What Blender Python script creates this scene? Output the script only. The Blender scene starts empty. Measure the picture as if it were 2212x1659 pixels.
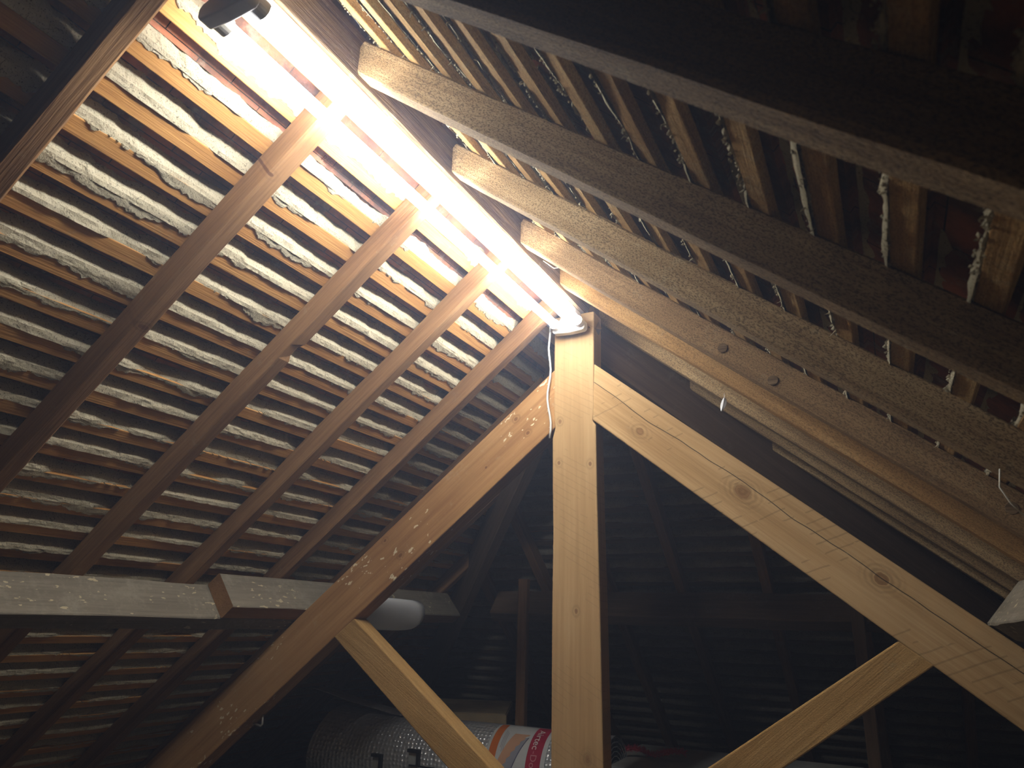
import bpy, bmesh, math, random
from mathutils import Vector, Matrix, noise

# ------------------------------------------------------------------ camera, world, exposure
S = bpy.context.scene
COL = S.collection
ZC = 1.25                                   # eye height above the loft floor
TH = math.radians(39.0)                     # roof pitch
c_, s_ = math.cos(TH), math.sin(TH)
YAW, PIT, ROLL = math.radians(27.58), math.radians(18.53), math.radians(1.74)
fw = Vector((-math.sin(YAW)*math.cos(PIT), math.cos(YAW)*math.cos(PIT), math.sin(PIT)))
r0 = Vector((math.cos(YAW), math.sin(YAW), 0)); u0 = r0.cross(fw)
rt = r0*math.cos(ROLL) + u0*math.sin(ROLL); up = u0*math.cos(ROLL) - r0*math.sin(ROLL)
cam = bpy.data.cameras.new('camera'); camo = bpy.data.objects.new('camera', cam); COL.objects.link(camo)
camo.matrix_world = Matrix(((rt.x, up.x, -fw.x, 0), (rt.y, up.y, -fw.y, 0), (rt.z, up.z, -fw.z, ZC), (0, 0, 0, 1)))
cam.sensor_width = 36.0; cam.lens = 1534.0/2212*36.0; cam.clip_start = .02; cam.clip_end = 60
S.camera = camo
cam.dof.use_dof = True; cam.dof.focus_distance = 2.2; cam.dof.aperture_fstop = 7.0     # a phone's wide aperture: only the nearest rafter softens
S.cycles.adaptive_threshold = .03; S.cycles.max_bounces = 4; S.cycles.diffuse_bounces = 2; S.cycles.glossy_bounces = 2
W = bpy.data.worlds.new('loft_world'); S.world = W; W.use_nodes = True
W.node_tree.nodes['Background'].inputs[0].default_value = (.05, .06, .1, 1)
W.node_tree.nodes['Background'].inputs[1].default_value = .2
HZ = W.node_tree.nodes.new('ShaderNodeVolumeScatter')      # thin bluish haze added for the lamp's glow and a veil over dark areas
HZ.inputs['Color'].default_value = (.68, .76, 1.0, 1); HZ.inputs['Density'].default_value = .042; HZ.inputs['Anisotropy'].default_value = .55
W.node_tree.links.new(HZ.outputs[0], W.node_tree.nodes['World Output'].inputs['Volume'])
S.view_settings.view_transform = 'Standard'; S.view_settings.look = 'None'
S.view_settings.exposure = 0.22; S.view_settings.gamma = 1.0; S.view_settings.use_curve_mapping = False
LAMP = 46.0                                 # radiance of the fluorescent tubes

# ------------------------------------------------------------------ materials
class NT:
    def __init__(s, name):
        s.m = bpy.data.materials.new(name); s.m.use_nodes = True
        s.t = s.m.node_tree; s.n = s.t.nodes; s.b = s.n['Principled BSDF']
    def add(s, typ, ins=None, **kw):
        nd = s.n.new(typ)
        for k, v in kw.items(): setattr(nd, k, v)
        for k, v in (ins or {}).items():
            if hasattr(v, 'is_output'): s.t.links.new(v, nd.inputs[k])
            else: nd.inputs[k].default_value = v
        return nd
    def link(s, a, b): s.t.links.new(a, b)
    def ramp(s, fac, stops):
        r = s.n.new('ShaderNodeValToRGB'); s.link(fac, r.inputs[0]); e = r.color_ramp.elements
        while len(e) < len(stops): e.new(.5)
        for el, (p, c) in zip(e, stops):
            el.position = p; el.color = c if len(c) == 4 else (*c, 1)
        return r.outputs[0]
    def mix(s, fac, a, b, mode='MIX'):
        nd = s.n.new('ShaderNodeMix'); nd.data_type = 'RGBA'; nd.blend_type = mode
        for sock, v in ((nd.inputs[0], fac), (nd.inputs[6], a), (nd.inputs[7], b)):
            if hasattr(v, 'is_output'): s.link(v, sock)
            else: sock.default_value = v if not isinstance(v, tuple) or len(v) == 4 else (*v, 1)
        return nd.outputs[2]
    def math(s, op, a, b=None, clamp=False):
        nd = s.n.new('ShaderNodeMath'); nd.operation = op; nd.use_clamp = clamp
        for sock, v in zip(nd.inputs, (a, b)):
            if v is None: continue
            if hasattr(v, 'is_output'): s.link(v, sock)
            else: sock.default_value = v
        return nd.outputs[0]
    def coords(s, rnd=True):
        tc = s.n.new('ShaderNodeTexCoord')
        if not rnd: return tc.outputs['Object']
        oi = s.n.new('ShaderNodeObjectInfo')
        m = s.math('MULTIPLY', oi.outputs['Random'], 37.0)
        return s.add('ShaderNodeVectorMath', {0: tc.outputs['Object'], 1: s.add('ShaderNodeCombineXYZ', {0: m, 1: m, 2: m}).outputs[0]}, operation='ADD').outputs[0]
    def noise(s, vec, scale, detail=4, rough=.6, sc=None):
        if sc: vec = s.add('ShaderNodeMapping', {0: vec, 3: sc}).outputs[0]
        return s.add('ShaderNodeTexNoise', {'Vector': vec, 'Scale': scale, 'Detail': detail, 'Roughness': rough}).outputs[0]
    def bump(s, h, strength=.4, dist=.004):
        b = s.add('ShaderNodeBump', {'Strength': strength, 'Distance': dist, 'Height': h})
        s.link(b.outputs[0], s.b.inputs['Normal'])
    def out(s, col, rough=.85, spec=.15):
        if hasattr(col, 'is_output'): s.link(col, s.b.inputs['Base Color'])
        else: s.b.inputs['Base Color'].default_value = (*col, 1)
        s.b.inputs['Roughness'].default_value = rough
        s.b.inputs['Specular IOR Level'].default_value = spec
        return s.m

def wood(name, dark, mid, light, grain=26, fine=1.0, dust=None, dust_amt=.5, bump=.5, knots=(), crack=None, saw=False, fur=0, specks=None, kax=(.75, 0, 1)):
    """Sawn timber with the grain along the local X axis; knots / crack are given in local coordinates."""
    n = NT(name); v = n.coords()
    g = n.noise(v, grain, 5, .65, (.06, 1, 1))
    g2 = n.noise(v, grain*4, 3, .6, (.03, 1, 1))
    big = n.noise(v, 3.2, 3, .5, (.5, 1, 1))
    f = n.math('ADD', n.math('MULTIPLY', g, .6), n.math('MULTIPLY', g2, .4))
    f = n.math('ADD', n.math('MULTIPLY', f, .65), n.math('MULTIPLY', big, .35))
    col = n.ramp(f, [(.36, dark), (.5, mid), (.63, light)])
    h = n.math('ADD', g2, n.math('MULTIPLY', g, .5))
    ov = n.coords(False)
    for (kx, ky, kz, rad) in knots:
        d = n.add('ShaderNodeVectorMath', {0: ov, 1: (kx, ky, kz)}, operation='SUBTRACT').outputs[0]
        d = n.add('ShaderNodeMapping', {0: d, 3: kax}).outputs[0]
        wob = n.math('MULTIPLY', n.noise(ov, 40, 2), rad*.6)
        ln = n.math('ADD', n.add('ShaderNodeVectorMath', {0: d}, operation='LENGTH').outputs['Value'], wob)
        ring = n.math('SINE', n.math('MULTIPLY', ln, 520))
        near = n.math('SUBTRACT', 1.0, n.math('DIVIDE', ln, rad*3.0), True)
        col = n.mix(n.math('MULTIPLY', n.math('MULTIPLY', near, n.math('ADD', ring, 1.0)), .35, True), col, tuple(x*.45 for x in dark))
        core = n.math('LESS_THAN', ln, rad*1.05)
        col = n.mix(n.math('MULTIPLY', core, .62), col, (dark[0]*.55, dark[1]*.42, dark[2]*.4))
    if crack:
        z0, amp = crack
        sp = n.add('ShaderNodeSeparateXYZ', {0: ov})
        wv = n.math('MULTIPLY', n.math('SUBTRACT', n.noise(ov, 2.2, 3, .5, (1, 0, 0)), .5), amp)
        dd = n.math('ABSOLUTE', n.math('SUBTRACT', n.math('ADD', sp.outputs[2], wv), z0))
        ck = n.math('LESS_THAN', dd, .0013)
        col = n.mix(n.math('MULTIPLY', ck, .85), col, (.02, .012, .006))
    if saw:
        w = n.add('ShaderNodeTexWave', {'Vector': n.add('ShaderNodeMapping', {0: ov, 2: (0, math.radians(-30), 0)}).outputs[0], 'Scale': 15.0 if saw < 1 else 10.0, 'Distortion': 1.0, 'Detail': 2.0, 'Detail Scale': 1.0}).outputs[1]
        patch = n.noise(ov, 6, 3, .6)
        wl = n.math('MULTIPLY', n.math('GREATER_THAN', w, .955), n.math('GREATER_THAN', patch, .53))
        col = n.mix(n.math('MULTIPLY', wl, .20 if saw < 1 else .34), col, tuple(x*.45 for x in dark))
        h = n.math('SUBTRACT', h, n.math('MULTIPLY', wl, .5))
    if dust:
        dn = n.noise(v, 9, 5, .7)
        d2 = n.noise(v, 60, 4, .7)
        df = n.ramp(n.math('ADD', n.math('MULTIPLY', dn, .6), n.math('MULTIPLY', d2, .4)), [(.62-.3*dust_amt, (0, 0, 0)), (.80-.3*dust_amt, (1, 1, 1))])
        col = n.mix(n.math('MULTIPLY', df, .8), col, dust)
    if specks:
        sn = n.noise(v, 75, 2, .5, (.45, 1, 1))
        pn = n.noise(v, 5, 2, .5)
        sf = n.math('MULTIPLY', n.math('GREATER_THAN', sn, .655), n.math('GREATER_THAN', pn, .50))
        col = n.mix(sf, col, specks)
    if fur:
        fn = n.noise(v, 420, 2, .7, (.45, 1, 1))
        pit = n.noise(v, 900, 2, .7)
        col = n.mix(n.ramp(fn, [(.40, (.75*fur,)*3), (.52, (0, 0, 0))]), col, tuple(x*.35 for x in dark))
        h = n.math('ADD', h, n.math('ADD', n.math('MULTIPLY', fn, 1.6*fur), n.math('MULTIPLY', pit, .8*fur)))
    n.bump(h, bump, .004)
    return n.out(col, .9, .12)

def plain(name, col, rough=.6, spec=.3, metal=0.0, nz=None, bump=0):
    n = NT(name); cc = col
    if nz:
        f = n.noise(n.coords(), nz, 4, .6)
        cc = n.mix(f, tuple(x*.6 for x in col), tuple(min(1, x*1.35) for x in col))
        if bump: n.bump(f, bump, .003)
    n.b.inputs['Metallic'].default_value = metal
    return n.out(cc, rough, spec)

M_BATTEN = wood('batten_pine', (.36, .165, .05), (.55, .275, .085), (.68, .38, .13), 60, dust=(.42, .33, .19), dust_amt=.12, bump=.3)
M_BATTEN_R = wood('batten_dusty', (.29, .15, .05), (.47, .28, .10), (.60, .40, .17), 60, dust=(.48, .38, .22), dust_amt=.35, bump=.6, fur=.5)
M_RAFTL = wood('rafter_brown', (.17, .085, .035), (.27, .145, .062), (.36, .205, .09), 45, dust=(.33, .26, .16), dust_amt=.16, bump=.5)
M_RAFTK = wood('rafter_knotty', (.17, .085, .035), (.27, .145, .062), (.36, .205, .09), 45, dust=(.33, .26, .16), dust_amt=.16, bump=.5, kax=(1, .55, 0), knots=((-1.0, .004, 0, .010), (-1.486, -.018, 0, .006)))
M_RAFTR = wood('rafter_furry', (.20, .12, .055), (.39, .26, .125), (.54, .385, .20), 45, dust=(.54, .44, .27), dust_amt=.2, bump=.6, fur=.9)
M_RAFTO = wood('rafter_orange', (.26, .135, .045), (.42, .24, .09), (.54, .34, .145), 40, dust=(.42, .34, .21), dust_amt=.10, bump=.7, fur=.7)
M_RAFTM = wood('rafter_tan', (.22, .13, .06), (.36, .225, .105), (.46, .305, .15), 40, dust=(.42, .34, .21), dust_amt=.2, bump=.65, fur=.8)
M_RIDGE = wood('ridge_brown', (.05, .03, .018), (.17, .11, .058), (.30, .21, .12), 75, dust=(.34, .28, .19), dust_amt=.2, bump=1.0)
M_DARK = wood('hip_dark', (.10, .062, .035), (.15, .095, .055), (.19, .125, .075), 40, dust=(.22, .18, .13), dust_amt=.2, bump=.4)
M_PURL = wood('purlin_grey', (.13, .11, .08), (.18, .155, .115), (.235, .205, .155), 40, dust=(.28, .25, .19), dust_amt=.4, bump=.4, specks=(.46, .38, .24))
M_PURLW = wood('purlin_clean', (.20, .10, .04), (.29, .155, .065), (.36, .20, .09), 40, bump=.4)
M_STRUT = wood('strut_golden', (.27, .15, .045), (.40, .24, .085), (.50, .32, .13), 28, dust=(.36, .28, .15), dust_amt=.2, bump=.45, fur=.3)
M_POST = wood('post_pale', (.35, .22, .10), (.42, .275, .13), (.48, .33, .17), 24, bump=.2, saw=.5,
              knots=((.448, 0, .052, .009), (.298, 0, .055, .007), (.286, 0, -.061, .007), (-.194, 0, -.01, .008), (-.619, 0, -.047, .011)))
M_PRL = wood('principal_reddish', (.27, .13, .05), (.39, .215, .085), (.48, .29, .13), 22, dust=(.45, .36, .22), dust_amt=.12, bump=.3, specks=(.70, .60, .40),
             knots=((1.313, 0, .051, .009), (1.315, 0, -.025, .008), (.642, 0, -.028, .009), (.618, 0, .064, .007), (1.112, 0, -.009, .005)))
M_PRR = wood('principal_sawn', (.32, .19, .075), (.44, .285, .13), (.53, .365, .185), 26, dust=(.42, .33, .2), dust_amt=.12, bump=.35, saw=True, crack=(.030, .05),
             knots=((-1.088, 0, -.021, .015), (-.703, 0, .009, .024), (-.271, 0, .028, .020)))
M_JOIN = plain('boards', (.22, .17, .11), .9, .1, nz=14)

def mat_tiles():
    n = NT('roof_tiles'); uv = n.n.new('ShaderNodeTexCoord').outputs['UV']
    br = n.add('ShaderNodeTexBrick', {'Vector': uv, 'Scale': 1.0, 'Mortar Size': .0012, 'Brick Width': .165, 'Row Height': .1, 'Color1': (.46, .165, .085, 1), 'Color2': (.34, .13, .07, 1), 'Mortar': (.02, .015, .012, 1)})
    br.offset = .5
    a = n.noise(uv, 7, 5, .65); b = n.noise(uv, 30, 5, .7)
    soot = n.ramp(a, [(.40, (0, 0, 0)), (.60, (1, 1, 1))])
    col = n.mix(n.math('MULTIPLY', soot, .78), br.outputs[0], (.060, .055, .050))
    smear = n.ramp(n.noise(uv, 16, 6, .75), [(.54, (0, 0, 0)), (.66, (1, 1, 1))])
    col = n.mix(n.math('MULTIPLY', smear, .45), col, (.36, .33, .25))
    n.bump(b, .5, .004)
    return n.out(col, .92, .1)
M_TILE = mat_tiles()

def mat_mortar(name, c1, c2, speck):
    n = NT(name); v = n.coords(False)
    a = n.noise(v, 22, 5, .7); b = n.noise(v, 260, 3, .75); d = n.noise(v, 70, 5, .75)
    col = n.mix(a, c1, c2)
    col = n.mix(n.math('GREATER_THAN', b, .61), col, speck)
    cr = n.add('ShaderNodeTexVoronoi', {'Vector': n.add('ShaderNodeVectorMath', {0: v, 1: n.add('ShaderNodeVectorMath', {0: n.add('ShaderNodeTexNoise', {'Vector': v, 'Scale': 25.0}).outputs[1], 3: .06}, operation='SCALE').outputs[0]}, operation='ADD').outputs[0], 'Scale': 9.0}, feature='DISTANCE_TO_EDGE').outputs[0]
    col = n.mix(n.math('MULTIPLY', n.math('MULTIPLY', n.math('LESS_THAN', cr, .006), n.math('GREATER_THAN', a, .5)), .5), col, (.10, .085, .06))
    n.bump(n.math('ADD', d, n.math('MULTIPLY', b, .5)), .55, .005)
    return n.out(col, .95, .05)
M_MORT = mat_mortar('lime_mortar', (.43, .375, .245, 1), (.62, .555, .40, 1), (.15, .125, .085, 1))
M_MORT_R = mat_mortar('dusty_mortar', (.36, .31, .20, 1), (.56, .50, .35, 1), (.16, .13, .09, 1))
M_MORT_E = mat_mortar('grey_mortar', (.20, .185, .15, 1), (.44, .40, .32, 1), (.10, .09, .07, 1))  # end slope: darker, greyer mix than the left slope's mortar

M_WHITE = plain('white_enamel', (.78, .77, .72), .35, .4)
M_BRACKET = plain('grey_plastic', (.30, .28, .24), .5, .3)
M_CABLE = plain('white_cable', (.6, .6, .56), .5, .3)
M_CARD = plain('cardboard', (.50, .40, .24), .9, .1, nz=8)
M_GREYBOX = plain('grey_board', (.36, .37, .35), .8, .15, nz=10)
M_FOAM = plain('white_sheet', (.84, .85, .86), .5, .3, nz=None)
M_STEEL = plain('galvanised', (.55, .55, .52), .4, .4, .6)
M_BLACKEDGE = plain('black_edge', (.015, .015, .015), .6, .2)
M_RED = plain('red_tinsel', (.70, .07, .12), .35, .5, .3)
M_LABEL = plain('label_white', (.55, .57, .56), .4, .4)
M_LABRED = plain('label_red', (.36, .02, .05), .4, .4)
M_LABOR = plain('label_orange', (.60, .16, .03), .4, .4)
M_LABSKIN = plain('label_peach', (.58, .33, .20), .4, .4)
M_LABGREY = plain('label_grey', (.28, .29, .34), .4, .4)
M_LABDARK = plain('label_navy', (.08, .09, .16), .4, .4)
M_WEB = plain('cobweb', (.62, .58, .48), .9, .05)
M_FEATHER = plain('feather_white', (.75, .75, .75), .7, .1)
M_NAIL = plain('old_iron', (.10, .075, .06), .7, .3, .4)

def mat_foil():
    n = NT('bubble_foil'); v = n.n.new('ShaderNodeTexCoord').outputs['UV']
    vo = n.add('ShaderNodeTexVoronoi', {'Vector': v, 'Scale': 52.0, 'Randomness': .25}, feature='SMOOTH_F1')
    big = n.noise(v, 5, 3, .6)
    h = n.math('ADD', n.math('MULTIPLY', n.math('SUBTRACT', 1.0, vo.outputs[0]), 1.0), n.math('MULTIPLY', big, 1.5))
    n.bump(h, 1.0, .012)
    n.b.inputs['Metallic'].default_value = .55
    return n.out((.78, .79, .80), .30, .6)
M_FOIL = mat_foil()

def mat_tube():
    n = NT('tube_glow')
    n.b.inputs['Base Color'].default_value = (.9, .9, .9, 1)
    n.b.inputs['Emission Color'].default_value = (.97, .98, 1.0, 1)
    n.b.inputs['Emission Strength'].default_value = LAMP
    return n.m
M_TUBE = mat_tube()

# ------------------------------------------------------------------ helpers
def V(x, y, z): return Vector((x, y, z + ZC))
def PL(a, y, D): return V(-a*c_ - D*s_, y, -a*s_ + D*c_)      # left slope: distance down it, along the ridge, outward
def PR(a, y, D): return V(a*c_ + D*s_, y, -a*s_ + D*c_)
def PE(a, x, D): return V(x, a*c_ + D*s_, -a*s_ + D*c_)       # hipped end slope
DL, DLu, DR, DRu, DE, DEu = 1.530, 1.460, .375, .303, 2.430, 2.360
XR = (DR - DL)/2/s_; ZR = (DL + DR)/2/c_; YE = 2.33           # ridge line and the point where it stops
AL0, AR0, AE0 = -XR*c_ - ZR*s_, XR*c_ - ZR*s_, YE*c_ - ZR*s_
ORD = ['first', 'second', 'third', 'fourth', 'fifth', 'sixth', 'seventh', 'eighth', 'ninth', 'tenth', 'eleventh', 'twelfth', 'thirteenth', 'fourteenth', 'fifteenth', 'sixteenth', 'seventeenth', 'eighteenth', 'nineteenth', 'twentieth', 'twenty-first', 'twenty-second', 'twenty-third', 'twenty-fourth', 'twenty-fifth', 'twenty-sixth', 'twenty-seventh', 'twenty-eighth', 'twenty-ninth', 'thirtieth', 'thirty-first', 'thirty-second', 'thirty-third', 'thirty-fourth', 'thirty-fifth', 'thirty-sixth', 'thirty-seventh', 'thirty-eighth']

def tag(o, label=None, cat=None, group=None, kind=None):
    for k, v in (('label', label), ('category', cat), ('group', group), ('kind', kind)):
        if v: o[k] = v
    return o
def mesh_obj(name, verts, faces, mat, parent=None, mw=None, smooth=False, uvs=None):
    me = bpy.data.meshes.new(name); me.from_pydata([tuple(v) for v in verts], [], faces); me.update()
    if mat:
        for m in (mat if isinstance(mat, (list, tuple)) else [mat]): me.materials.append(m)
    if uvs:
        l = me.uv_layers.new(name='UVMap')
        for lp in me.loops: l.data[lp.index].uv = uvs[lp.vertex_index]
    if smooth:
        for p in me.polygons: p.use_smooth = True
    o = bpy.data.objects.new(name, me); COL.objects.link(o)
    if mw is not None: o.matrix_world = mw
    if parent:
        o.parent = parent; o.matrix_parent_inverse = parent.matrix_world.inverted()
    return o
def empty(name, loc):
    o = bpy.data.objects.new(name, None); COL.objects.link(o); o.matrix_world = Matrix.Translation(loc); return o
def frame(C, ex, ey):
    ex = ex.normalized(); ez = ex.cross(ey).normalized(); ey = ez.cross(ex)
    return Matrix(((ex.x, ey.x, ez.x, C.x), (ex.y, ey.y, ez.y, C.y), (ex.z, ey.z, ez.z, C.z), (0, 0, 0, 1)))
def beam(name, C, ex, ey, L, Wd, H, mat, parent=None, wob=.0018, ch=.003, seg=.07, seed=0, wane=0, mitre=None):
    """A sawn timber: chamfered, slightly wandering section swept along local X; Wd along local Y, H along local Z."""
    mw = frame(C, ex, ey); n = max(2, int(L/seg)); vs, fs = [], []
    for i in range(n+1):
        x = -L/2 + L*i/n
        def nz(k, f=3.0): return noise.noise(Vector((x*f + seed*7.13, k*5.7, seed*1.7)))
        dy, dz = wob*nz(1), wob*nz(2)
        k = 0
        for (sy, sz) in ((1, 1), (-1, 1), (-1, -1), (1, -1)):
            k += 1
            c = ch*(1 + .8*nz(10+k, 6)) + (wane*max(0, nz(20+k, 2.2)) if wane else 0)
            c = max(.0008, c)
            a = (sy*(Wd/2 - c), sz*H/2); b = (sy*Wd/2, sz*(H/2 - c))
            for (yy, zz) in ((b, a) if sy*sz > 0 else (a, b)):
                xx = x
                if mitre and i in (0, n): xx = x + (mitre[0] if i == 0 else mitre[1])*zz
                vs.append((xx, yy + dy + wob*.5*nz(30+k, 9), zz + dz + wob*.5*nz(40+k, 9)))
    for i in range(n):
        for j in range(8):
            a = i*8 + j; b = i*8 + (j+1) % 8
            fs.append((a, b, b+8, a+8))
    fs.append(tuple(range(7, -1, -1))); fs.append(tuple(n*8 + j for j in range(8)))
    return mesh_obj(name, vs, fs, mat, parent, mw)
def slope_beam(side, name, a0, a1, y0, y1, D0, D1, mat, along='a', **kw):
    P = {'L': PL, 'R': PR, 'E': PE}[side]
    C = P((a0+a1)/2, (y0+y1)/2, (D0+D1)/2)
    da = (P(1, 0, 0) - P(0, 0, 0)); dy = (P(0, 1, 0) - P(0, 0, 0))
    if along == 'a': return beam(name, C, da, dy, a1-a0, y1-y0, D1-D0, mat, **kw)
    return beam(name, C, dy, da, y1-y0, a1-a0, D1-D0, mat, **kw)
def tube(pts, rad, seg=8, cap=True):
    """verts, faces of a tube through pts; rad a number or one per point."""
    vs, fs = [], []; n = len(pts); prev = None
    for i, p in enumerate(pts):
        d = (pts[min(i+1, n-1)] - pts[max(i-1, 0)]).normalized()
        if prev is None:
            prev = d.orthogonal().normalized()
        u = (prev - d*prev.dot(d)).normalized(); prev = u; w = d.cross(u)
        r = rad[i] if isinstance(rad, (list, tuple)) else rad
        for j in range(seg):
            t = 2*math.pi*j/seg; vs.append(p + u*math.cos(t)*r + w*math.sin(t)*r)
    for i in range(n-1):
        for j in range(seg):
            a = i*seg+j; b = i*seg+(j+1) % seg; fs.append((a, b, b+seg, a+seg))
    if cap: fs.append(tuple(range(seg-1, -1, -1))); fs.append(tuple((n-1)*seg+j for j in range(seg)))
    return vs, fs
class MB:
    def __init__(s): s.v, s.f = [], []
    def add(s, vf):
        o = len(s.v); s.v += list(vf[0]); s.f += [tuple(i+o for i in f) for f in vf[1]]; return s
    def build(s, name, mat, parent=None, smooth=False): return mesh_obj(name, s.v, s.f, mat, parent, None, smooth)
def boxvf(lo, hi):
    x0, y0, z0 = lo; x1, y1, z1 = hi
    v = [Vector(p) for p in ((x0, y0, z0), (x1, y0, z0), (x1, y1, z0), (x0, y1, z0), (x0, y0, z1), (x1, y0, z1), (x1, y1, z1), (x0, y1, z1))]
    return v, [(0, 3, 2, 1), (4, 5, 6, 7), (0, 1, 5, 4), (1, 2, 6, 5), (2, 3, 7, 6), (3, 0, 4, 7)]
def prism_y(poly, y0, y1):
    """extrude an XZ outline (list of (x, z)) along Y"""
    n = len(poly); v = [Vector((x, y0, z)) for x, z in poly] + [Vector((x, y1, z)) for x, z in poly]
    return v, [tuple(range(n)), tuple(range(2*n-1, n-1, -1))] + [(i, i+n, (i+1) % n + n, (i+1) % n) for i in range(n)]
def bevel(o, w=.003, seg=2):
    m = o.modifiers.new('bevel', 'BEVEL'); m.width = w; m.segments = seg; m.limit_method = 'ANGLE'; return o

YB = -1.6                                   # back end of what is built behind the camera
# ------------------------------------------------------------------ the setting
def end_left(a): return YE + (a - AL0)*c_    # where a line at distance a down the left slope meets the hip
def end_right(a): return YE + (a - AR0)*c_
TT = .034                                   # tiles lie this far outside the batten faces
def tiles():
    vs, fs, uv = [], [], []
    def rows(P, a0, amax, D, lo, hi):
        a = a0; k = 0
        while a < amax:
            b = min(a + .1, amax)
            for (aa, dd) in ((a, D + TT + .010), (b, D + TT)):
                n = 40
                for i in range(n+1):
                    y = lo(aa) + (hi(aa) - lo(aa))*i/n
                    vs.append(P(aa, y, dd)); uv.append((y, aa))
            o = len(vs) - 82
            for i in range(40): fs.append((o+i, o+i+1, o+42+i, o+41+i))
            if k: 
                for i in range(40): fs.append((o-41+i, o-40+i, o+1+i, o+i))
            a = b; k += 1
    amax = (ZR + ZC)/s_
    rows(PL, AL0 - .03, AL0 + amax, DL, lambda a: YB, lambda a: end_left(a) + .03)
    rows(PR, AR0 - .03, AR0 + amax, DR, lambda a: YB, lambda a: end_right(a) + .03)
    rows(PE, AE0 - .03, AE0 + amax, DE, lambda a: XR - (a - AE0)*c_ - .03, lambda a: XR + (a - AE0)*c_ + .03)
    return mesh_obj('ceiling', vs, fs, M_TILE, uvs=uv)
roof = tag(tiles(), kind='structure')
def flat_text(txt, size, place, mat, name, parent):
    cu = bpy.data.curves.new('txt', 'FONT'); cu.body = txt; cu.size = size; cu.resolution_u = 3
    ob = bpy.data.objects.new('txt', cu); COL.objects.link(ob)
    me = bpy.data.meshes.new_from_object(ob.evaluated_get(bpy.context.evaluated_depsgraph_get()))
    bpy.data.objects.remove(ob)
    return mesh_obj(name, [place(v.co.x, v.co.y) for v in me.vertices], [tuple(p.vertices) for p in me.polygons], mat, parent)
flat_text('RSET', .023, lambda x, y: PL(.2035 - y, 1.112 + x, 1.5635), plain('stamp_red', (.16, .05, .025), .9, .1), 'tile_stamp', roof)
W2 = (ZR + ZC)/s_*c_
fl = MB(); fl.add(boxvf((XR - W2 - .1, YB, -.04), (XR + W2 + .1, YE + W2 + .2, 0)))
tag(fl.build('floor', M_JOIN), kind='structure')
wb = MB(); wb.add(prism_y([(XR - W2 - .1, 0), (XR + W2 + .1, 0), (XR, ZR + ZC + .12)], YB - .1, YB))
tag(wb.build('wall_back', plain('brick_dull', (.16, .10, .075), .95, .05, nz=12)), kind='structure')

# ------------------------------------------------------------------ ridge board, rafters, hips
rb = beam('ridge_board', V(-.918, (YB + 2.36)/2, 1.149), Vector((0, 1, 0)), Vector((1, 0, 0)), 2.36 - YB, .072, .122, M_RIDGE, seed=3)
tag(rb, 'long rough brown ridge board running above the lit fluorescent lamp', 'ridge board')

LR = [(.547, 'brown left rafter cutting across the top left corner, nearest the camera'),
      (.965, 'left rafter with an oval knot, second in from the top left corner'),
      (1.367, 'left rafter with a notched edge midway, third in from the top left corner'),
      (1.775, 'left rafter fourth in from the top left corner, reaching the lamp near its far end'),
      (2.180, 'last full left rafter, meeting the ridge right beside the king post'),
      (2.575, 'short dark left rafter just behind the left truss timber, ending on the hip'),
      (2.97, 'short dark left rafter beyond the truss, between it and the hip'),
      (3.36, 'shortest dark left rafter, tucked against the hip past the purlin end')]
for i, (y, lab) in enumerate(LR):
    a0 = AL0 + .06 if y < 2.3 else AL0 + (y - YE)/c_ + .06
    o = slope_beam('L', 'rafter', a0, 3.55, y, y + .046, DLu, DL, M_RAFTK if i == 1 else M_RAFTL, seed=11+i, wane=.008, seg=.018 if i == 2 else .07)
    if i == 2:                                # the broken-out notch on the far lower arris
        for vt in o.data.vertices:
            if vt.co.y > .010 and vt.co.z > .02 and -1.14 < vt.co.x < -1.085: vt.co.y -= .008; vt.co.z -= .005
    tag(o, lab, 'rafter', 'rafters of the left slope')
RRF = [(.535, .05, 'furry dusty rafter nearest the camera, slanting across the top right'),
       (.930, .048, 'broad dusty right rafter with a brilliant white lit underside by the lamp'),
       (1.315, .046, 'right rafter third in from the top right, between two slotted gaps'),
       (1.715, .05, 'right rafter with round knot plugs, meeting the ridge above the king post'),
       (2.020, .05, 'orange rough-grained right rafter crossing in front of the top of the king post'),
       (2.350, .048, 'short jack rafter with a square cut end, first past the king post on the right'),
       (2.620, .046, 'short jack rafter, second past the king post on the right hip'),
       (2.870, .046, 'shortest jack rafter, third past the king post, near the right purlin')]
rr = []
for i, (y, w, lab) in enumerate(RRF):
    a0 = AR0 + .06 if y < 2.2 else AR0 + (y - YE)/c_ + .055
    o = slope_beam('R', 'rafter', a0, 2.30, y, y + w, DRu, DR, M_RAFTO if i == 4 else M_RAFTM if i == 3 else M_RAFTR, seed=31+i, wane=.006, wob=.0026)
    tag(o, lab, 'rafter', 'rafters of the right slope'); rr.append(o)
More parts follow.
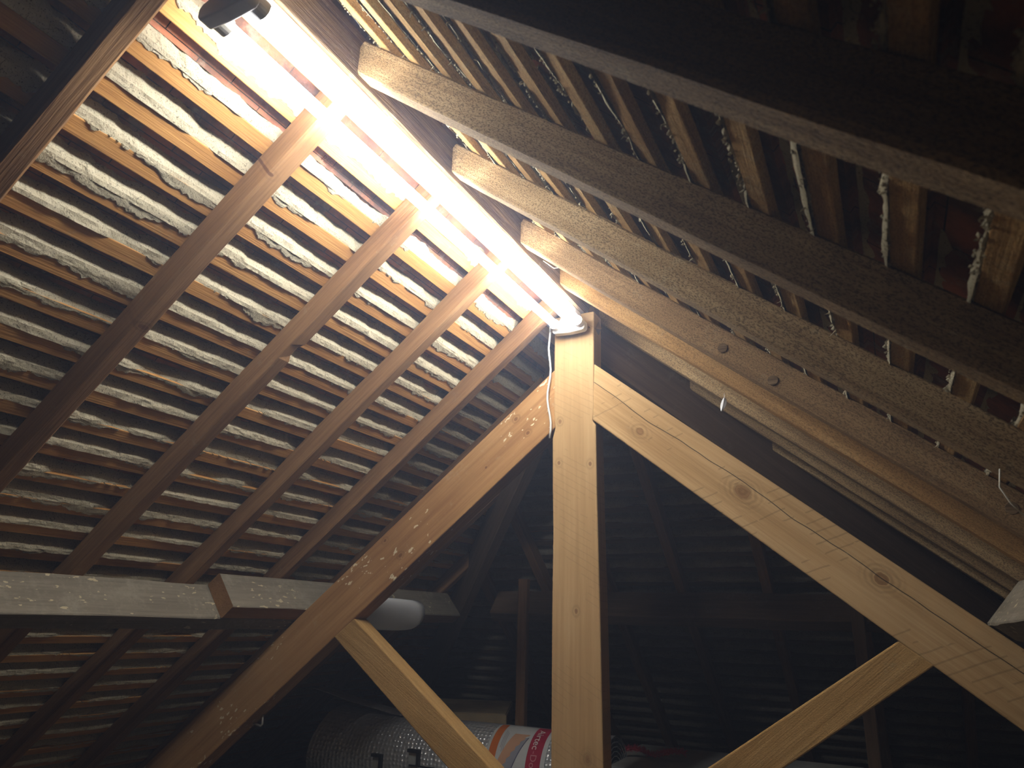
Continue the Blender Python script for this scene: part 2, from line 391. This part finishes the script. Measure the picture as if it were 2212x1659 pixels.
# plugs / knots standing out of the fourth right rafter
for (a, D) in ((-.655, .330), (-.505, .322), (.030, .338)):
    p = PR(a, 1.715, D); u = (PR(1, 0, 0) - PR(0, 0, 0)); d = Vector((0, -1, 0))
    v, f = tube([p + d*-.002, p + d*.0015, p + d*.0022], [.0125, .0125, .0115], 20)
    k = mesh_obj('knot', v, f, M_RIDGE, rr[3], smooth=False); k['label'] = 'dark round knot plug'
t39 = math.tan(TH)
for sx, lab in ((1, 'wide dark hip rafter falling to the right behind the king post truss'), (-1, 'brown hip rafter falling to the left between the truss and the end slope')):
    d = Vector((sx, 1, -t39)); A = V(XR, YE, ZR - .015)
    L = 4.6; dn = d.normalized(); side = Vector((1, -sx, 0)).normalized()
    perp = dn.cross(side).normalized()
    if perp.z > 0: perp = -perp
    C = A + dn*(L/2) + perp*.115
    o = beam('hip_rafter', C, dn, side, L, .05, .20, M_DARK, seed=61+sx)
    tag(o, lab, 'hip rafter', 'hip rafters')

# ------------------------------------------------------------------ roof truss
truss = empty('roof_truss', V(XR, 2.28, -ZC))
tag(truss, 'sawn timber king post roof truss standing across the loft under the lamp end', 'roof truss')
YT0, YT1 = 2.24, 2.318
def truss_part(name, poly, mat, ex):
    """outline in XZ (camera-height coordinates) given an own frame with X along ex"""
    cx = sum(p[0] for p in poly)/len(poly); cz = sum(p[1] for p in poly)/len(poly)
    C = V(cx, (YT0+YT1)/2, cz); mw = frame(C, ex, Vector((0, 1, 0))); inv = mw.inverted()
    if True:
        vf = prism_y([(x, z + ZC) for x, z in poly], YT0, YT1)
    vs = [inv @ v for v in vf[0]]
    o = mesh_obj(name, vs, vf[1], mat, truss, mw)
    bevel(o, .004, 2)
    return o
post = [(-.998, 1.087), (-.842, 1.087), (-.845, .72), (-.850, .672), (-.838, .655), (-.836, .40), (-.829, 0), (-.824, -.45), (-.822, -1.25),
        (-.994, -1.25), (-.995, -.45), (-.997, 0), (-.996, .30), (-1.000, .45), (-1.002, .62), (-.992, .660), (-.998, .72)]
truss_part('king_post', post[::-1] if False else post, M_POST, Vector((0, 0, 1)))['label'] = 'upright pale king post'
tn = .811
def line_z(x, x0, z0, t): return z0 + t*(x - x0)
PLl = [(-.996, .880), (-.992, .660), (-3.28, .660 - tn*2.288), (-3.28, .880 - tn*2.284)]
truss_part('principal_rafter', PLl, M_PRL, Vector((c_, 0, s_)))['label'] = 'reddish left principal rafter with paint splashes'
PRr = [(-.843, .882), (1.20, .882 - tn*2.043), (1.20, .675 - tn*2.05), (-.850, .675)]
truss_part('principal_rafter', PRr, M_PRR, Vector((c_, 0, -s_)))['label'] = 'pale right principal rafter with knots and a long crack'
def strut(A0, A1, B0, B1, lab):
    o = truss_part('strut', [A0, A1, B0, B1], M_STRUT, (Vector((B0[0]-A0[0], 0, B0[1]-A0[1]))).normalized()); o['label'] = lab
strut((-1.900, -.072), (-1.812, -.004), (-.99, -.60), (-.99, -.735), 'left golden brown strut')
strut((.004, -.018), (.080, -.075), (-.826, -.715), (-.826, -.585), 'right golden brown strut')

# ------------------------------------------------------------------ purlins
def purlin(name, a0, a1, y0, y1, D0, D1, lab, seed, side='L', mat=M_PURL):
    o = slope_beam(side, name, a0, a1, y0, y1, D0, D1, mat, along='y', seed=seed, ch=.004, wob=.003)
    if isinstance(mat, list):               # cut ends and underside are clean wood, the other faces dusty
        dn = o.matrix_world.to_3x3().inverted() @ (PL(0, 0, -1) - PL(0, 0, 0))
        for p in o.data.polygons:
            if abs(p.normal.x) > .8 or p.normal.dot(dn) > .8: p.material_index = 1
    tag(o, lab, 'purlin', 'purlins'); return o
purlin('purlin', 1.647, 1.713, YB, 2.30, 1.312, DLu, 'long grey dusty left purlin running in from the left picture edge', 71)
purlin('purlin', 1.579, 1.645, 1.875, 3.42, 1.312, DLu, 'left purlin length with a square sawn end, lapped beside the long one', 72, 'L', [M_PURL, M_PURLW])
purlin('purlin', .148, .214, YB, 2.34, .160, DRu, 'grey right purlin end showing at the right picture edge', 73, 'R')
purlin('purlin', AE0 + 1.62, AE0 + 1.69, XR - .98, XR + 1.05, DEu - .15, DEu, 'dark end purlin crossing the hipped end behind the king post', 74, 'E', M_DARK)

# ------------------------------------------------------------------ hipped end: rafters, studs
for i, x in enumerate((-1.98, -1.62, -1.27, -.90, -.50, -.12, .26)):
    a0 = AE0 + abs(x - XR)/c_ + .05
    nm = ['leftmost', 'second from the left', 'third from the left', 'middle', 'third from the right', 'second from the right', 'rightmost'][i]
    o = slope_beam('E', 'rafter', a0, 3.9 + AE0, x - .023, x + .023, DEu, DE, M_RAFTL, seed=81+i)
    tag(o, 'dim rafter of the dark hipped end slope, %s of the seven' % nm, 'rafter', 'rafters of the hipped end')
for x, y, z1, lab in ((-1.700, 3.46, .215, 'thin brown upright stud left of the king post, behind the foil roll'), (-.135, 3.46, .09, 'thin dark upright stud at the right, under the end purlin')):
    o = beam('stud', V(x, y, (z1 - ZC)/2), Vector((0, 0, 1)), Vector((1, 0, 0)), z1 + ZC, .05, .04, M_RAFTL if x < -1 else M_DARK, seed=int(x*10))
    tag(o, lab, 'stud', 'studs under the end purlin')

# ------------------------------------------------------------------ battens
BL = [.0785 + .0997*k for k in range(33)]    # lower edges of the left battens
def lay_battens(side, lows, lo, hi, D, mat, word, grp, width, thick=.022):
    for k, a in enumerate(lows):
        y0, y1 = lo(a), hi(a)
        o = slope_beam(side, 'roof_batten', a - width, a, y0, y1, D, D + thick, mat, along='y', seed=100+k+ord(side[0]), ch=.0015, seg=.12, wob=.0012 if side == 'L' else .0024)
        tag(o, '%s %s down from the ridge' % (ORD[k], word), 'batten', grp)
lay_battens('L', BL, lambda a: YB, lambda a: end_left(a) - .02, DL, M_BATTEN, 'orange tile batten of the left slope', 'tile battens on the left slope', .039)
BRr = [-1.335 + .1025*k for k in range(26)]
lay_battens('R', BRr, lambda a: YB, lambda a: end_right(a) - .02, DR, M_BATTEN_R, 'dusty tile batten of the right slope', 'tile battens on the right slope', .033, .017)
BEe = [AE0 + .16 + .1*k for k in range(34)]
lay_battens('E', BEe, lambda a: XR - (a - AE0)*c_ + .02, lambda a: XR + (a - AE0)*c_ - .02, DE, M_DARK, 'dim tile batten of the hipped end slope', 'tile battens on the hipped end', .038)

# ------------------------------------------------------------------ lime mortar between the battens
def nz3(x, y, z): return noise.noise(Vector((x, y, z)))
def torching(side, lows, lo, hi, D, width, step, cover, lap, seed, thick=.022, ex=.013):
    """lumpy fillet of mortar from the tiles up to each batten, lapping raggedly over the batten face"""
    P = {'L': PL, 'R': PR, 'E': PE}[side]; vs, fs = [], []
    U = (0, .12, .24, .36, .48, .60, .72, .84, .93, 1.0)
    for k, a in enumerate(lows):
        top = a - .0997 if k else a - .0997
        g0, g1 = top + .001, a - width
        y0, y1 = lo(a), hi(a)
        n = max(2, int((y1 - y0)/step)); o = len(vs); m = len(U)
        for i in range(n+1):
            y = y0 + (y1 - y0)*i/n
            start = cover + .24*nz3(y*3.1, k*4.7, seed) + .13*nz3(y*13, k*3.1, seed+2) + .09*nz3(y*47, k*3.3, seed+6) + .05*nz3(y*120, k*2.3, seed+8)
            full = .85 + .5*nz3(y*2.3 + 9, k*7.9, seed+5)           # how much mortar is left here
            chip = max(0, nz3(y*6.5, k*5.3, seed+9) - .18)*3.2     # pieces broken away
            for u in U:
                t = (u - start)/max(.08, 1 - start)
                prof = max(-.25, min(1, 1.9*t)) if t < .53 else 1.0
                h = prof*(thick + ex)*(.55 + .48*u)*min(1.12, full + .3) + .0028*nz3(y*30, u*4 + k*9, seed+3) + .0016*nz3(y*85, u*9 + k*5, seed+4)
                h -= chip*thick*(1.2 - .75*u)
                vs.append(P(g0 + (g1 - g0)*u, y, D + thick + ex + .001 - h))
        for i in range(n):
            for j in range(m-1):
                p = o + i*m + j; fs.append((p, p+1, p+m+1, p+m))
        # thin skin lapped over the batten edge
        if lap > 0:
            o = len(vs); m = 5
            for i in range(n+1):
                y = y0 + (y1 - y0)*i/n
                wl = max(0, .06*lap + lap*1.7*nz3(y*4.3 + 3, k*6.1, seed+11) + lap*.6*nz3(y*19, k*2.3, seed+12) + lap*.45*nz3(y*60, k*2.9, seed+14) + lap*.3*nz3(y*150, k*1.9, seed+15))
                for j in range(m):
                    q = j/(m-1)
                    h = (.0030 + .0012*nz3(y*60, q*3 + k*7, seed+13))*(1 - q**6) if wl > .001 else -.004
                    if j == m-1: h = -.003
                    vs.append(P(g1 - .002 + (wl + .002)*q, y, D - h))
            for i in range(n):
                for j in range(m-1):
                    p = o + i*m + j; fs.append((p, p+1, p+m+1, p+m))
    return vs, fs
v, f = torching('L', BL, lambda a: .1 if a < 2.6 else .8, lambda a: end_left(a) - .03, DL, .039, .006, .46, .024, 1.3)
tag(mesh_obj('lime_mortar', v, f, M_MORT), 'cracked cream lime mortar bedded between the battens of the left slope', 'mortar', kind='stuff')
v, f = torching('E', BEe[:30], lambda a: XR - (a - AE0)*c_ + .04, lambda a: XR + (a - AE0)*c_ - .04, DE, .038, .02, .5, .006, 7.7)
tag(mesh_obj('lime_mortar', v, f, M_MORT_E, smooth=True), 'grey mortar between the battens of the dark hipped end slope', 'mortar', kind='stuff')

def fringe():
    """crumbly mortar nibs and hairs along the upper edge of the right slope's battens"""
    rnd = random.Random(5); mb = MB()
    for k, a in enumerate(BRr[:22]):
        y0, y1 = .25, min(end_right(a) - .06, 2.4)
        if y1 < y0 + .1: continue
        n = int((y1 - y0)/.0045); pts, rad = [], []
        for i in range(n+1):
            y = y0 + (y1 - y0)*i/n
            r = .0022 + .0048*nz3(y*11, k*3.3, 2.2) + .0045*nz3(y*60, k*5.1, 4.2) + .003*nz3(y*170, k*2.1, 6.2)
            pts.append(PR(a - .033 - .0025 + .003*nz3(y*40, k, 1.1), y, DR + .004 + .004*nz3(y*23, k*2.2, 8.8)))
            rad.append(max(.0006, r))
        mb.add(tube(pts, rad, 6))
        y = y0
        while y < min(y1, 1.75):
            y += rnd.uniform(.0012, .006)
            if nz3(y*7, k*2.9, 3.1) < -.15: continue
            r = rnd.uniform(.0012, .0040); p = PR(a - .0345 + rnd.uniform(-.0085, .003), y, DR + rnd.uniform(-.003, .008))
            o_ = len(mb.v); m3 = [rnd.uniform(.55, 1.3)*r for _ in range(6)]
            mb.v += [p + Vector((m3[0], 0, 0)), p + Vector((0, m3[1], 0)), p - Vector((m3[2], 0, 0)), p - Vector((0, m3[3], 0)), p + Vector((0, 0, m3[4])), p - Vector((0, 0, m3[5]))]
            for e in range(4): mb.f += [(o_+e, o_+(e+1) % 4, o_+4), (o_+(e+1) % 4, o_+e, o_+5)]
        y = y0                                              # dangling curls
        while y < y1:
            y += rnd.uniform(.02, .11)
            if nz3(y*5, k*3.7, 9.1) < -.12: continue
            p = PR(a - .035, y, DR); L = rnd.uniform(.004, .011); q = [p]
            dx, dy = rnd.uniform(-1, 1), rnd.uniform(-1, 1)
            for j in range(1, 6):
                t = j/5; q.append(p + (PR(-.55*L*t, 0, -.85*L*t) - PR(0, 0, 0)) + Vector((dx*math.sin(t*3.1)*.005, dy*math.sin(t*4)*.005, -.3*L*t)))
            mb.add(tube(q, [.0013, .0016, .0014, .0011, .0008, .0003], 4))
    return mb
o = fringe().build('mortar_fringe', M_MORT_R)
tag(o, 'crumbling cream mortar fringe hanging from the batten edges of the right slope', 'mortar', kind='stuff')
def backing_right():
    """rough mortar left between the right slope's tiles and battens"""
    return torching('R', BRr[:24], lambda a: .0, lambda a: min(end_right(a) - .05, 3.2), DR, .033, .016, .80, 0, 3.9, .017, .018)
v, f = backing_right()
tag(mesh_obj('lime_mortar', v, f, M_MORT_R, smooth=True), 'thin dusty mortar behind the battens of the right slope', 'mortar', kind='stuff')

# ------------------------------------------------------------------ fluorescent lamp
lamp = empty('fluorescent_lamp', V(-.918, 1.42, 1.085))
tag(lamp, 'glowing twin tube fluorescent batten lamp fixed under the ridge board', 'lamp')
hs = MB(); hs.add(prism_y([(-.948, 1.088+ZC), (-.892, 1.088+ZC), (-.892, 1.058+ZC), (-.899, 1.050+ZC), (-.941, 1.050+ZC), (-.948, 1.058+ZC)][::-1], .58, 2.236))
bevel(hs.build('housing', M_WHITE, lamp), .002)
def bracket(y0, y1, mat, sock, bot):
    base = [(-.948, 1.080), (-.953, 1.062), (-.963, 1.049), (-.979, 1.044), (-.988, 1.035), (-.988, bot+.012), (-.981, bot+.004), (-.9245, bot), (-.868, bot+.004), (-.861, bot+.012), (-.861, 1.035), (-.870, 1.044), (-.886, 1.049), (-.892, 1.062), (-.894, 1.080)]
    mb = MB(); mb.add(prism_y([(x, z + ZC) for x, z in base], y0, y1)); b = mb.build('lamp_holder', mat, lamp); bevel(b, .004, 3)
    for x in (-.9695, -.880):
        v, f = tube([V(x, sock[0], 1.030), V(x, sock[1], 1.030)], .0185, 20); mesh_obj('socket', v, f, mat, b)
    return b
bracket(.622, .650, M_BRACKET, (.648, .674), 1.004)['label'] = 'grey end holder of the lamp'
bracket(2.196, 2.226, M_WHITE, (2.172, 2.198), .999)
for x in (-.9695, -.880):
    v, f = tube([V(x, .672, 1.030), V(x, 2.175, 1.030)], .0145, 20)
    mesh_obj('tube', v, f, M_TUBE, lamp, smooth=True)
pts = [V(-1.004, 2.215, 1.02)]
for i in range(1, 15):
    z = 1.02 - .40*i/14; pts.append(V(-1.006 - .006*math.sin(i*.9) - .006*math.sin(math.pi*i/14), 2.226, z))
v, f = tube(pts, .0038, 8); mb = MB(); mb.add((v, f))
v, f = tube([V(-.985, 2.20, 1.04), V(-1.0, 2.205, 1.035), V(-1.004, 2.213, 1.02)], .0038, 8); mb.add((v, f))
tag(mb.build('cable', M_CABLE, smooth=True), 'thin white cable running down the left edge of the king post', 'cable')

# ------------------------------------------------------------------ stored things beyond the truss
RC, RR_ = (3.08, -.600), .168                # roll axis (y, z) and radius
zt = RC[1] - RR_                             # top of the box the roll lies on
bx = MB(); bx.add(boxvf((-2.95, 2.74, 0), (-1.18, 3.50, zt + ZC - .012)))
b = bx.build('storage_box', M_GREYBOX); bevel(b, .01)
tag(b, 'dim grey box under the silver foil roll', 'box', 'grey boxes beyond the truss')
lid = MB(); lid.add(boxvf((-3.0, 2.70, zt + ZC - .03), (-1.16, 3.53, zt + ZC))); bevel(lid.build('lid', M_GREYBOX, b), .006)
bx = MB(); bx.add(boxvf((-1.12, 3.02, 0), (-.20, 3.60, -.545 + ZC))); b = bx.build('storage_box', M_GREYBOX); bevel(b, .01)
tag(b, 'pale grey flat-topped box right of the king post foot with red tinsel on it', 'box', 'grey boxes beyond the truss')
lid = MB(); lid.add(boxvf((-1.14, 3.00, -.56 + ZC), (-.18, 3.62, -.53 + ZC))); bevel(lid.build('lid', M_GREYBOX, b), .006)

roll = empty('foil_roll', V(-1.8, RC[0], zt))
tag(roll, 'silver bubble foil insulation roll with a red and white paper label', 'insulation roll')
def cyl(x, t, r): return V(x, RC[0] - r*math.cos(t), RC[1] + r*math.sin(t))     # t = 0 faces the camera, pi/2 on top
vs, fs, uv = [], [], []; NX, NTt = 60, 72; X0, X1 = -2.50, -1.08
for i in range(NX+1):
    x = X0 + (X1 - X0)*i/NX; q = max(0, 1 - (x - X0)/.42)
    for j in range(NTt+1):
        t = 2*math.pi*j/NTt; r = RR_ + .0025*nz3(x*5, math.cos(t)*2, math.sin(t)*2) + .018*q*q*max(0, math.sin(t + .6))
        p = cyl(x - .10*q*(1 - math.sin(t))*.5, t, r); vs.append(p); uv.append((x, t*RR_))
for i in range(NX):
    for j in range(NTt):
        a = i*(NTt+1)+j; fs.append((a, a+NTt+1, a+NTt+2, a+1))
mesh_obj('wrap', vs, fs, M_FOIL, roll, uvs=uv, smooth=True)
for xe in (X0 + .01, X1 - .002):             # spiral edge seen at each end
    pts = [cyl(xe, t*.35, RR_*(1 - .0058*t)) for t in range(120)]
    v, f = tube(pts, .0022, 5); mesh_obj('spiral_end', v, f, M_FOIL, roll, uvs=[(p.y, p.z) for p in v])
vs, fs, uv = [], [], []                      # loose outer sheet lifting at the left end
for i in range(25):
    for j in range(15):
        p_, q_ = i/24, j/14
        x = -2.60 + .62*p_; t = 1.25 + .75*q_
        lift = (1 - p_)**1.5*(.070 + .035*(1-q_)) + .004*nz3(x*9, q_*3, 4)
        vs.append(cyl(x - .04*(1-p_)*(1-q_) + .02*nz3(q_*5, p_*3, 1)*(1-p_), t, RR_ + .004 + lift)); uv.append((x, t*RR_))
for i in range(24):
    for j in range(14):
        a = i*15+j; fs.append((a, a+15, a+16, a+1))
o = mesh_obj('loose_flap', vs, fs, M_FOIL, roll, uvs=uv, smooth=True); sm = o.modifiers.new('thick', 'SOLIDIFY'); sm.thickness = .004
lb = None
def cpatch(name, x0, x1, t0, t1, mat, lift, parent, left=None, right=None, n=28):
    vs, fs = [], []
    for j in range(n+1):
        t = t0 + (t1 - t0)*j/n
        a = left(j/n) if left else x0; b = right(j/n) if right else x1
        vs += [cyl(a, t, RR_ + lift), cyl((a+b)/2, t, RR_ + lift), cyl(b, t, RR_ + lift)]
    for j in range(n):
        for k in range(2): fs.append((j*3+k, j*3+k+1, j*3+k+4, j*3+k+3))
    return mesh_obj(name, vs, fs, mat, parent)
LX = -1.60
lab = cpatch('label', LX, LX + .275, -1.3, 1.45, M_LABEL, .0035, roll, n=44); lab['label'] = 'red, orange and white paper label'
cpatch('orange_band', LX + .012, LX + .047, .12, 1.45, M_LABOR, .0042, lab)
cpatch('red_band', LX + .190, LX + .255, -1.3, 1.45, M_LABRED, .0042, lab)
cpatch('picture_roof', 0, 0, -.05, .95, M_LABGREY, .0042, lab, left=lambda q: LX + .055 + .085*q, right=lambda q: LX + .115 + .06*q)
cpatch('picture_frame', 0, 0, -.10, -.04, M_LABDARK, .0046, lab, left=lambda q: LX + .055, right=lambda q: LX + .117)
cpatch('picture_frame', 0, 0, -.05, .95, M_LABDARK, .0047, lab, left=lambda q: LX + .113 + .06*q, right=lambda q: LX + .1165 + .06*q)
cpatch('picture_sheet', 0, 0, .12, 1.05, M_LABSKIN, .0049, lab, left=lambda q: LX + .050 + .055*q, right=lambda q: LX + .078 + .095*q + .004*math.sin(q*40))
for k in range(5): cpatch('panel', LX + .095 + .018*k, LX + .108 + .018*k, -.95, -.22, M_LABRED, .0043, lab, n=12)
for k in range(3): cpatch('small_print', LX + .060 + .007*k, LX + .0625 + .007*k, .62 - .1*k, 1.15 - .05*k, M_LABGREY, .0043, lab, n=10)
def wrap_text(s, size, x, t0, mat, parent, name):
    cu = bpy.data.curves.new('txt', 'FONT'); cu.body = s; cu.size = size; cu.resolution_u = 3
    ob = bpy.data.objects.new('txt', cu); COL.objects.link(ob)
    dg = bpy.context.evaluated_depsgraph_get(); me = bpy.data.meshes.new_from_object(ob.evaluated_get(dg))
    bpy.data.objects.remove(ob)
    vs = [cyl(x + v.co.y, t0 - v.co.x/RR_, RR_ + .0056) for v in me.vertices]; fs = [tuple(p.vertices) for p in me.polygons]
    return mesh_obj(name, vs, fs, mat, parent)
wrap_text('Airtec', .042, LX + .206, 1.28, M_WHITE, lab, 'lettering')
wrap_text('-Double', .040, LX + .208, .62, plain('label_pink', (.55, .25, .27), .4, .4), lab, 'lettering')

# cardboard box behind the roll
cb = empty('cardboard_box', V(-1.95, 3.75, -ZC)); tag(cb, 'dull brown cardboard box behind the foil roll', 'box')
ca = math.radians(24); ex = Vector((math.cos(ca), math.sin(ca), 0)); ey = Vector((-math.sin(ca), math.cos(ca), 0))
def cbox(name, x0, x1, y0, y1, z0, z1):
    o0 = V(-1.74, 3.38, 0)
    v, f = boxvf((x0, y0, z0), (x1, y1, z1)); v = [Vector((o0.x, o0.y, ZC)) + ex*p.x + ey*p.y + Vector((0, 0, p.z)) for p in v]
    return bevel(mesh_obj(name, v, f, M_CARD, cb), .004)
cbox('carton', -.46, 0, 0, .62, -ZC, -.432)
cbox('flap', -.455, -.005, .002, .305, -.432, -.427); cbox('flap', -.455, -.005, .312, .618, -.432, -.427)

# white rolled sheet tucked under the purlin
vs, fs = [], []; N = 30
for i in range(21):
    y = 2.34 + .52*i/20
    for j in range(N):
        t = 2*math.pi*j/N; r = .066 + .004*nz3(y*6, math.cos(t), math.sin(t)) - (.004*i/20)
        yy = y + (.035*math.sin(t + .5) if i == 20 else 0)
        vs.append(V(-1.985 + r*math.cos(t) , yy, .018 + r*math.sin(t)))
for i in range(20):
    for j in range(N): a = i*N+j; b = i*N+(j+1) % N; fs.append((a, b, b+N, a+N))
o = mesh_obj('white_roll', vs, fs, M_FOAM, smooth=True); sm = o.modifiers.new('thick', 'SOLIDIFY'); sm.thickness = .004
tag(o, 'white plastic sheet roll tucked under the left purlin behind the truss', 'sheet roll')

# grey folded strips in front of the roll
def clip(x, y, z, h, w, lab):
    e = empty('metal_strip', V(x, y, zt)); tag(e, lab, 'metal strip', 'folded strips by the foil roll')
    mb = MB(); mb.add(boxvf((x - w/2, y, zt + ZC), (x + w/2, y + .004, z + ZC))); mb.build('strip', M_GREYBOX, e)
    mb = MB(); mb.add(boxvf((x - w/2 - .002, y - .012, z + ZC), (x + w/2 + .012, y + .006, z + .012 + ZC)))
    mb.add(boxvf((x + w/2, y - .012, z - .05 + ZC), (x + w/2 + .012, y + .006, z + ZC)))
    mb.build('edge', M_BLACKEDGE, e)
    mb = MB(); mb.add(boxvf((x - w/2 + .006, y - .006, z - .052 + ZC), (x + w/2 + .09, y - .002, z - .046 + ZC))); mb.build('wire', M_BLACKEDGE, e)
clip(-1.88, 2.80, -.535, .2, .045, 'grey folded strip with a black top edge standing in front of the foil roll')
clip(-2.07, 2.80, -.570, .2, .040, 'lower grey folded strip barely showing at the bottom left of the foil roll')

# red tinsel on the pale box
tin = MB(); rnd = random.Random(3); ax = []
for i in range(40):
    t = i/39; ax.append(V(-1.10 + .26*t, 3.22 + .02*math.sin(t*7), -.508 + .008*math.sin(t*9) + .012*t))
tin.add(tube(ax, .004, 5))
for p in ax:
    for k in range(26):
        d = Vector((rnd.gauss(0, 1), rnd.gauss(0, 1), rnd.gauss(0, 1))).normalized()
        if d.z < -.5: d.z = -d.z
        q = p + d*rnd.uniform(.012, .024); q.z = max(q.z, -.5285 + ZC); s = d.orthogonal().normalized()*.0012
        o_ = len(tin.v); tin.v += [p - s, p + s, q + s*.6, q - s*.6]; tin.f.append((o_, o_+1, o_+2, o_+3))
tag(tin.build('tinsel', M_RED), 'strand of red tinsel lying on the pale grey box', 'tinsel')

# little things on the timbers
mb = MB(); mb.add(tube([V(-2.268, 2.30, -.375), V(-2.264, 2.30, -.408), V(-2.272, 2.30, -.416), V(-2.312, 2.30, -.410)], .0042, 8))
tag(mb.build('hook', M_STEEL, smooth=True), 'small bent pale metal hook under the left truss timber', 'hook')
vs = []; fs = []                             # feather
base = V(-.371, 2.085, .655)
for i in range(13):
    t = i/12; w = .0085*math.sin(math.pi*min(1, t*1.02))**.7*(1 - .3*t) + .0004
    y_ = base.y + .004*math.sin(t*3); cx = base.x - .012*t; z_ = base.z - .042*t
    vs += [(cx - w, y_, z_), (cx, y_ - .0025, z_), (cx + w, y_ + .002, z_)]
for i in range(12):
    for k in range(2): a = i*3+k; fs.append((a, a+1, a+4, a+3))
fe = mesh_obj('feather', vs, fs, M_FEATHER); sm = fe.modifiers.new('thick', 'SOLIDIFY'); sm.thickness = .0008
tag(fe, 'small white feather hanging under the orange right rafter', 'feather')
v, f = tube([Vector(vs[1]) + Vector((0, 0, .012)), Vector(vs[1]), Vector(vs[19]), Vector(vs[37])], [.0006, .0012, .0009, .0004], 6); mesh_obj('quill', v, f, M_FEATHER, fe)
def web(pts, rad, lab, extra=()):
    mb = MB(); mb.add(tube(pts, rad, 6))
    for e in extra: mb.add(tube(e, .0012, 4))
    tag(mb.build('cobweb', M_WEB, smooth=True), lab, 'cobweb', 'cobwebs')
A = PL(1.62, 2.20, DLu - .002)
web([A, A + Vector((.012, -.002, -.022)), A + Vector((.014, -.004, -.045)), A + Vector((.014, -.004, -.085))], [.022, .012, .004, .0025],
    'pale dusty cobweb funnel hanging from the last full left rafter onto the purlin', [[A + Vector((-.03, 0, .004)), A + Vector((.012, -.002, -.03))], [A + Vector((.035, 0, .006)), A + Vector((.012, -.002, -.03))]])
B = V(-.862, 1.84, 1.10)
web([B, B + Vector((.02, .04, -.012)), B + Vector((.05, .06, -.004)), B + Vector((.085, .05, .012))], .0014, 'thin curling cobweb thread beside the plugged right rafter top')
C = PR(-.02, 1.315, DRu)
web([C, C + Vector((-.006, -.01, -.03)), C + Vector((.004, -.012, -.055)), C + Vector((.02, -.005, -.075))], .0011, 'curled cobweb thread dangling from the third right rafter at the right')
